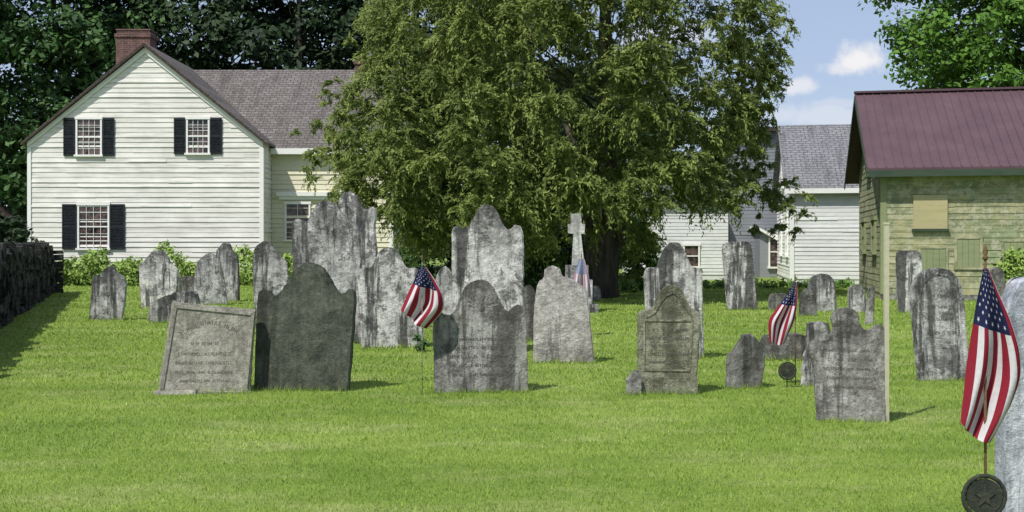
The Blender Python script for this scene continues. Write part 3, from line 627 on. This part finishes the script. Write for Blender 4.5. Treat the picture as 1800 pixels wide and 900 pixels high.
m=MB(); s=(P2-E2)/4
for d in (-1,1):
    y1=4+d*4.25; z1=E2-s*.25; m.extr([(-.25,4,P2),(-.25,y1,z1),(-.25,y1,z1+.12),(-.25,4,P2+.14)],(L2+.5,0,0))
m.build('roof',M['slate'],wh)
m=MB(); m.box(-.25,L2+.25,-.30,-.262,E2-s*.25-.09,E2-s*.25+.1); m.build('eave_board',M['trim'],wh)
m=MB(); m.box(-.04,.12,-.045,.12,.1,E2-.1); m.build('corner_board',M['trim'],wh)
for (a,b,c,d) in ((1.2,2.1,1.1,2.6),(4.6,5.5,1.1,2.6),(3.4,4.3,3.9,5.0)): window(wh,a,b,c,d,0,2,4,axis='y')
# --- grey block with entry porch
Yg=51; g0=Vector((gx(1282,Yg),Yg,0)); gb=empty('grey_house',g0,0,'tall grey house with dark roof edge and small porch, behind the evergreen','house')
wg=gx(1380,Yg)-gx(1282,Yg); zt=gz(232,Yg)
m=MB(); clap(m,(0,0,0),(1,0,0),.2,zt,(0,-1,0),lambda z:0,lambda z:wg,.16,.016); m.poly([(0,.01,0),(wg,.01,0),(wg,.01,zt),(0,.01,zt)]); clap(m,(0,0,0),(0,1,0),.2,zt,(-1,0,0),lambda z:0,lambda z:7,.2,.028); clap(m,(wg,0,0),(0,1,0),.2,zt,(1,0,0),lambda z:0,lambda z:7,.2,.028); m.poly([(0,7,0),(wg,7,0),(wg,7,zt),(0,7,zt)]); m.build('wall',M['greywall'],gb,fix=False)
m=MB(); m.extr([(-.4,-.4,zt),(-.4,7.4,zt+.35),(-.4,7.4,zt+.5),(-.4,-.4,zt+.2)],(wg+.9,0,0)); m.build('roof',M['darkwood'],gb)
pr=MB(); pr.box(1.15,2.2,-1.2,0,0,2.2); pr.build('porch',M['greywall'],gb)
m=MB(); m.extr([(.95,-1.45,gz(402,49.5)),(2.5,-1.45,gz(436,49.5)),(2.5,-1.45,gz(436,49.5)+.12),(.95,-1.45,gz(402,49.5)+.12)],(0,1.44,0)); m.build('porch_roof',M['trim'],gb)
window(gb,1.6,2.0,.5,1.85,-1.2,1,2)
# --- white wing behind cedar
Yw=47; w0=Vector((gx(1120,Yw),Yw,0)); ww=empty('white_outbuilding',w0,0,'low white clapboard building with one window, half hidden by the evergreen branches','building')
wl=gx(1280,Yw)-gx(1120,Yw); we=gz(350,Yw); m=MB()
clap(m,(0,0,0),(1,0,0),.2,we,(0,-1,0),lambda z:0,lambda z:wl,.15,.022); m.poly([(0,.01,0),(wl,.01,0),(wl,.01,we),(0,.01,we)]); clap(m,(0,0,0),(0,1,0),.2,we,(-1,0,0),lambda z:0,lambda z:6,.2,.028); clap(m,(wl,0,0),(0,1,0),.2,we,(1,0,0),lambda z:0,lambda z:3.9,.2,.028); m.poly([(0,6,0),(wl,6,0),(wl,6,we),(0,6,we)]); m.build('wall',M['white2'],ww,fix=False)
m=MB()
for y1 in (-.3,6.3): m.extr([(-.2,3,we+.6),(-.2,y1,we-.1),(-.2,y1,we+.03),(-.2,3,we+.75)],(wl+.3,0,0))
m.build('roof',M['slate'],ww)
q=lambda px: gx(px,Yw)-w0.x
window(ww,q(1203),q(1227),gz(468,Yw),gz(432,Yw),0,1,2)
# --- small dark shed far left
Ys=50; s0=Vector((gx(-60,Ys),Ys,0)); sh=empty('garden_shed',s0,0,'dark gabled shed partly seen left of the white house','shed')
m=MB(); m.box(0,2.6,0,3,0,2.2); m.build('wall',M['greywall'],sh); m=MB()
for d in (-1,1): m.extr([(1.3,-.2,3.1),(1.3+d*1.6,-.2,2.1),(1.3+d*1.6,-.2,2.25),(1.3,-.2,3.27)],(0,3.4,0))
m.build('roof',M['darkwood'],sh)
# ------------------------------------------------------------ stone wall
ctr=Vector((-11.4,25.75,0)); wlr=empty('stone_wall',ctr,0,'dry stone wall with tree shade put into its dark colour, running back along the left edge','wall')
p0=Vector((-5.5,9.0,0)); p1=Vector((-14.2,34.0,0)); d=(p1-p0); Ln=d.length; d.normalize(); n=Vector((d.y,-d.x,0)); m=MB()
def wbox(s0,s1,n0,n1,z0,z1,j):
    pts=[]
    for z in (z0,z1):
        for a,b in ((s0,n0),(s1,n0),(s1,n1),(s0,n1)):
            q=p0+d*a+n*b-ctr; pts.append((q.x+random.uniform(-j,j),q.y+random.uniform(-j,j),z+random.uniform(-j,j)))
    i=len(m.v); m.v+=pts
    for f in ((3,2,1,0),(4,5,6,7),(0,1,5,4),(1,2,6,5),(2,3,7,6),(3,0,4,7)): m.f.append(tuple(i+k for k in f)); m.mi.append(0)
wbox(0,Ln,-.60,-.10,-.1,1.22,0)
s_=0
while s_<Ln:
    l=random.uniform(.16,.42); z=random.uniform(-.12,-.02)
    while z<1.30:
        h=random.uniform(.09,.27); zt=z+h
        a0=s_+random.uniform(-.08,.04); a1=s_+l+random.uniform(-.03,.11)
        if zt>1.24: wbox(a0,a1,-.66+random.uniform(-.05,.08),random.uniform(-.06,.05),z+.01,zt+random.uniform(-.05,.10),.035)
        else:
            wbox(a0,a1,-.16,random.uniform(-.05,.09),z+.008,zt-.004,.032)
            wbox(a0,a1,-.70,-.55,z+.008,zt-.004,.03)
        z=zt
    s_+=l
z=-.05
while z<1.25:
    h=random.uniform(.12,.24); k=0
    while k<.66: wbox(Ln-.05,Ln+random.uniform(.0,.12),-.66+k,-.66+k+.3,z+.01,z+h-.01,.03); k+=.32
    z+=h
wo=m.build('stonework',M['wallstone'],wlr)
bv=wo.modifiers.new('bevel','BEVEL'); bv.width=.03; bv.segments=2
# ------------------------------------------------------------ trees
def limbs(mb,base,ztop,r0,targets,g,bend=.4,thick=.35):
    x,y=base; n=9; pts=[];rad=[]
    for k in range(n):
        f=k/(n-1); pts.append(Vector((x+bend*math.sin(f*2.3)*.5+g.normal()*.04,y+g.normal()*.04,-.1+f*ztop))); rad.append(r0*(1-.9*f)**.8*(1.35 if k==0 else 1)+.02)
    mb.tube(pts,rad,10)
    for tg in targets:
        tg=Vector(tg); f=min(.95,max(.12,(tg.z*.75)/ztop)); i=f*(n-1); k=int(i); a=pts[k].lerp(pts[min(k+1,n-1)],i-k)
        md=a.lerp(tg,.5)+Vector((0,0,.25)); rr=max(.02,r0*(1-f)*thick); mb.tube([a,md,tg],[rr,rr*.6,.012],6)
def tree(name,x,Y,ht,cr,zlow,mat,label,seed,nc=420,per=70,leaf=.2,bark='bark2',crad=(.9,1.7),cat='tree',group=None,flat=.6,r0=.4,gap=-.22):
    g=np.random.default_rng(seed); r=empty(name,(x,Y,0),0,label,cat,group)
    cs=[];rs=[]; ct=[]
    while len(cs)<nc:
        f=g.random(); z=zlow+(ht-zlow)*f; w=cr*(math.sin(math.pi*min(1,(f*.80+.17)))**.7)
        an=g.random()*6.283; q=g.random()**.38; lum=1+.28*noise.noise(Vector((math.cos(an)*1.7+seed,math.sin(an)*1.7,z*.25)))
        c=(w*q*lum*math.cos(an),w*q*lum*math.sin(an),z)
        if noise.noise(Vector((c[0]*.35+seed,c[1]*.35,c[2]*.35)))<gap : continue
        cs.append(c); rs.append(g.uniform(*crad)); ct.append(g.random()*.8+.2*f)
    leaves('crown',cs,rs,per,leaf,mat,r,seed,flat,.55,ctint=np.array(ct))
    mb=MB(); limbs(mb,(0,0),ht*.85,r0,[cs[i] for i in range(0,nc,max(1,nc//26))],g); mb.build('trunk',M[bark],r,smooth=True)
    return r
def cedar():
    g=np.random.default_rng(11); Yt=31; tx=gx(1058,Yt); r=empty('evergreen_tree',(tx,Yt,0),0,'huge spreading evergreen with drooping sprays in the middle of the churchyard','tree')
    ys=[-240,-150,-60,0,60,130,200,250,300,350,400,440]; Ls=[860,760,680,652,655,632,592,575,572,612,680,740]; Rs=[1120,1240,1310,1345,1360,1350,1330,1325,1335,1345,1240,1100]
    cs=[];rs=[];ct=[]
    while len(cs)<1640:
        y=g.uniform(-240,430); l=np.interp(y,ys,Ls); rr=np.interp(y,ys,Rs); xc=(l+rr)/2; w=(rr-l)/2/F*Yt
        an=g.random()*6.283; q=g.random()**.30; dx_,dy=math.cos(an)*q,math.sin(an)*q
        if dy>.3 and g.random()<.6: continue
        x=gx(xc,Yt)+w*dx_; yy_=min(w,5.2)*dy; z=gz(y,Yt); px=900+x/Yt*F; pa=900+x/(Yt+yy_)*F; pb=HOR-(z-H)/(Yt+yy_)*F
        if pa>1180 and g.random()<(.18 if pb>170 else .42): continue
        if pb>365 and pa>1130: continue
        if y>380 and 990<pa<1120 and g.random()<.9: continue
        if noise.noise(Vector((x*.6,yy_*.6,z*.6)))<-.26: continue
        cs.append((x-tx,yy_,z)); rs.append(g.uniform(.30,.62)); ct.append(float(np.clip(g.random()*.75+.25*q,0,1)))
    Re=[1240,1310,1350,1365,1385,1370,1345,1340,1370,1390,1395,1385]
    for _ in range(190):
        y=g.uniform(-60,408); side=g.random()<.75; e=np.interp(y,ys,Re if side else Ls); px=(e-abs(g.normal())*34) if side else e-8+g.normal()*14
        cs.append((gx(px,Yt)-tx,g.normal()*1.0,gz(y,Yt))); rs.append(g.uniform(.13,.28)); ct.append(g.random())
    rs=np.array(rs); cs=np.array(cs); ct=np.array(ct)
    P=[];T_=[];D=[];K=[]
    for c,q,tt in zip(cs,rs,ct):
        ns=max(3,int(q*24))
        for k in range(ns):
            dd=g.normal(size=3); dd[2]=abs(dd[2])*.5+.05 if g.random()<.5 else dd[2]; dd/=np.linalg.norm(dd)
            st=c+dd*q*.25; L=q*g.uniform(.7,1.25); tn=tt*.5+.5*g.random()
            for i in range(11):
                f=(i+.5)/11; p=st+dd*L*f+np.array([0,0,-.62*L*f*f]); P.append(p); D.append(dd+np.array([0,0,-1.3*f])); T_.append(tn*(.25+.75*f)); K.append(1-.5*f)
    P=np.array(P);D=np.array(D);T_=np.array(T_);K=np.array(K)
    P=np.repeat(P,2,0);D=np.repeat(D,2,0);T_=np.repeat(T_,2);K=np.repeat(K,2); m_=len(P)
    P=P+g.normal(size=(m_,3))*.032; t_=D/np.linalg.norm(D,axis=1)[:,None]+g.normal(size=(m_,3))*.42; t_/=np.linalg.norm(t_,axis=1)[:,None]
    nn=g.normal(size=(m_,3))*.42+np.array([-.18,-.55,.55]); nn-=t_*np.sum(nn*t_,axis=1)[:,None]; nn/=np.linalg.norm(nn,axis=1)[:,None]; b=np.cross(nn,t_)
    s=(.076*K*(.6+.8*g.random(m_)))[:,None]; v=np.stack([P-t_*s,P-b*s*.36,P+t_*s*1.3,P+b*s*.36],1).reshape(-1,3)
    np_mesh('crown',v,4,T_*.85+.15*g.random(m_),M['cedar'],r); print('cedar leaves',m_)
    tg_=[tuple(cs[i]*np.array([.8,.8,1])) for i in range(0,1600,40) if cs[i][0]<2.6]
    mb=MB(); limbs(mb,(0,0),10.5,.38,tg_,g,.2,.2)
    mb.tube([(.22,.1,-.1),(.42,.2,1.4),(.9,.3,3.0),(1.5,.4,4.6)],[.20,.14,.10,.04],9)
    mb.tube([(-.16,0,-.1),(-.30,-.1,1.5),(-.5,0,3.6),(-1.2,.2,5.4)],[.26,.20,.14,.05],9)
    mb.build('trunk',M['bark'],r,smooth=True)
cedar()
T=tree
T('broadleaf_tree',gx(-70,54),54,17,6.0,.8,M['midleaf'],'leafy tree at the far left edge, beyond the stone wall',21,430,80,.17)
T('broadleaf_tree',gx(110,60),60,21,6.5,2.5,M['midleaf'],'mid green tree rising behind the left slope of the white gable',22,450,80,.19)
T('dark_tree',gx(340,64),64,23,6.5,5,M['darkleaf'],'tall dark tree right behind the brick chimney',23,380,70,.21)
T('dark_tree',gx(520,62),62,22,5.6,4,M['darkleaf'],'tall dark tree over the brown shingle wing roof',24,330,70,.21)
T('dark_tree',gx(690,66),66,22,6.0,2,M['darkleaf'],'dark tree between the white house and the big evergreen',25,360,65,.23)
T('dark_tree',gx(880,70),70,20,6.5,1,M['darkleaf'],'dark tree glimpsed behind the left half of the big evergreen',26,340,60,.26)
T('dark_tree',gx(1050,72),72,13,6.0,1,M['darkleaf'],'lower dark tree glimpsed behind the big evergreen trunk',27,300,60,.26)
T('maple_tree',gx(1840,50),50,22,6.6,5.6,M['maple'],'bright green maple rising behind the maroon barn roof',28,760,110,.155,gap=-.5,crad=(.8,1.4))
def shrub(x,Y,w,h,mat,label,seed,per=60,leaf=.07,n=60):
    g=np.random.default_rng(seed); r=empty('shrub',(x,Y,0),0,label,'shrub'); cs=[];rs=[]
    for _ in range(n):
        an=g.random()*6.283; q=g.random()**.5; z=g.uniform(.1,h); ww_=w*math.sqrt(max(.1,1-(z/h)**2)); cs.append((ww_*q*math.cos(an),ww_*q*math.sin(an)*.7,z)); rs.append(g.uniform(.18,.36))
    leaves('foliage',cs,rs,per,leaf,mat,r,seed,.8)
    mb=MB()
    for k in range(7): c=cs[k*5]; mb.tube([(g.normal()*.08,g.normal()*.08,-.05),c],[.025,.006],5)
    mb.build('stem',M['bark2'],r)
shrub(gx(1120,36),36,.75,2.3,M['weed'],'bright green bush right of the big evergreen trunk',31,80,.08,80)
shrub(gx(950,33),33,1.1,1.6,M['under'],'mid green bush under the evergreen, left of the stone cross',32)
shrub(gx(740,37),37,1.2,1.8,M['midleaf'],'dark bush under the evergreen nearest the white house',33)
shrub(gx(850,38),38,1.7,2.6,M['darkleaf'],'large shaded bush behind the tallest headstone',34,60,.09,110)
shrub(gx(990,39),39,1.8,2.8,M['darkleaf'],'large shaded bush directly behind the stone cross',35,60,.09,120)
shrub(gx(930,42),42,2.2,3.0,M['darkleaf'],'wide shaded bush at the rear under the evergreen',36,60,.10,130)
shrub(gx(1785,26.5),26.5,.6,1.3,M['weed'],'light green bush against the barn at the right edge',37,60,.06,40)
shrub(gx(12,40),40,1.6,2.4,M['darkleaf'],'dark bush behind the end of the stone wall',38,60,.09,100)
g=np.random.default_rng(40); cs=[];rs=[]
for _ in range(680):
    px=g.uniform(75,530); Y=g.uniform(39.5,43.2); hh=.70+1.0*max(0,noise.noise(Vector((px*.022,Y*.3,0)))+.25); cs.append((gx(px,Y),Y,g.uniform(.05,hh))); rs.append(g.uniform(.12,.27))
w_=leaves('weeds',cs,rs,34,.07,M['weed'],None,41,.9); tag(w_,'tall leafy weeds along the foot of the white house','weeds',kind='stuff')
cs=[];rs=[]
for _ in range(200):
    px=g.uniform(690,1130); Y=g.uniform(33,38); cs.append((gx(px,Y),Y,g.uniform(.03,.25))); rs.append(g.uniform(.12,.25))
for _ in range(110):
    px=g.uniform(1120,1520); Y=g.uniform(37,40); cs.append((gx(px,Y),Y,g.uniform(.03,.2))); rs.append(g.uniform(.1,.22))
w_=leaves('undergrowth',cs,rs,30,.06,M['under'],None,42,.9); tag(w_,'low rough undergrowth along the far edge of the lawn','undergrowth',kind='stuff')
g2=np.random.default_rng(50); r=empty('small_plant',(gx(743,15.4),15.4,0),0,'small dark leafy plant at the foot of the blotchy headstone','plant'); leaves('foliage',[(g2.normal()*.06,g2.normal()*.04,g2.uniform(.03,.25)) for _ in range(10)],[.06]*10,14,.035,M['midleaf'],r,51)
# ------------------------------------------------------------ grass blades
tg=NT('grass_blades'); at=tg.n('ShaderNodeAttribute',attribute_name='tint'); c,v=lawncol(tg,1.24)
c=tg.mix(.8,c,tg.mix(at.outputs['Fac'],(.32,.32,.32),(.76,.75,.70)),'OVERLAY'); tg.col(c); tg.b.inputs['Roughness'].default_value=.6
tn=tg.n('ShaderNodeBsdfTranslucent'); tg.l(c,tn.inputs[0]); ms=tg.n('ShaderNodeMixShader'); ms.inputs[0].default_value=.3; tg.l(tg.b.outputs[0],ms.inputs[1]); tg.l(tn.outputs[0],ms.inputs[2]); tg.l(ms.outputs[0],tg.out.inputs[0])
g=np.random.default_rng(60); P=[];Hh=[];Ww=[]
def zone(y0,y1,dens,h,w):
    area=.60*(y1*y1-y0*y0)*1.0; n=int(area*dens); Y=np.sqrt(g.random(n)*(y1*y1-y0*y0)+y0*y0); X=(g.random(n)*2-1)*.58*Y
    P.append(np.stack([X,Y,np.zeros(n)],1)); Hh.append(h*(.5+.9*g.random(n))); Ww.append(w*(.7+.6*g.random(n)))
zone(5,8,3400,.021,.0030); zone(8,12,1700,.024,.0042); zone(12,18,600,.028,.008); zone(18,27,240,.033,.013); zone(27,42,100,.040,.022)
for (x,Y,hw,th) in BASES:
    n=int(2*hw*(420 if Y<13 else 170)); X=x+(g.random(n)*2-1)*hw; sgn=np.where(g.random(n)<.8,-1,1); Yv=Y+sgn*(th+g.random(n)*.06)
    P.append(np.stack([X,Yv,np.zeros(n)],1)); Hh.append(np.full(n,.05 if Y<13 else .07)*(.5+1.3*g.random(n)**2)); Ww.append(np.full(n,.0035 if Y<13 else .009))
P=np.concatenate(P);Hh=np.concatenate(Hh);Ww=np.concatenate(Ww); n=len(P); an=g.random(n)*6.283
side=np.stack([np.cos(an),np.sin(an)*.6,np.zeros(n)],1)*Ww[:,None]; ln=g.normal(size=(n,2))*.5
tip=P+np.stack([ln[:,0]*Hh,ln[:,1]*Hh,Hh],1); P[:,2]=-.003
vv=np.stack([P-side,P+side,tip],1).reshape(-1,3)
o=np_mesh('grass',vv,3,g.random(n),tg.m); tag(o,'short mown grass blades with longer tufts around the stones','grass',kind='stuff')
print('blades',n)
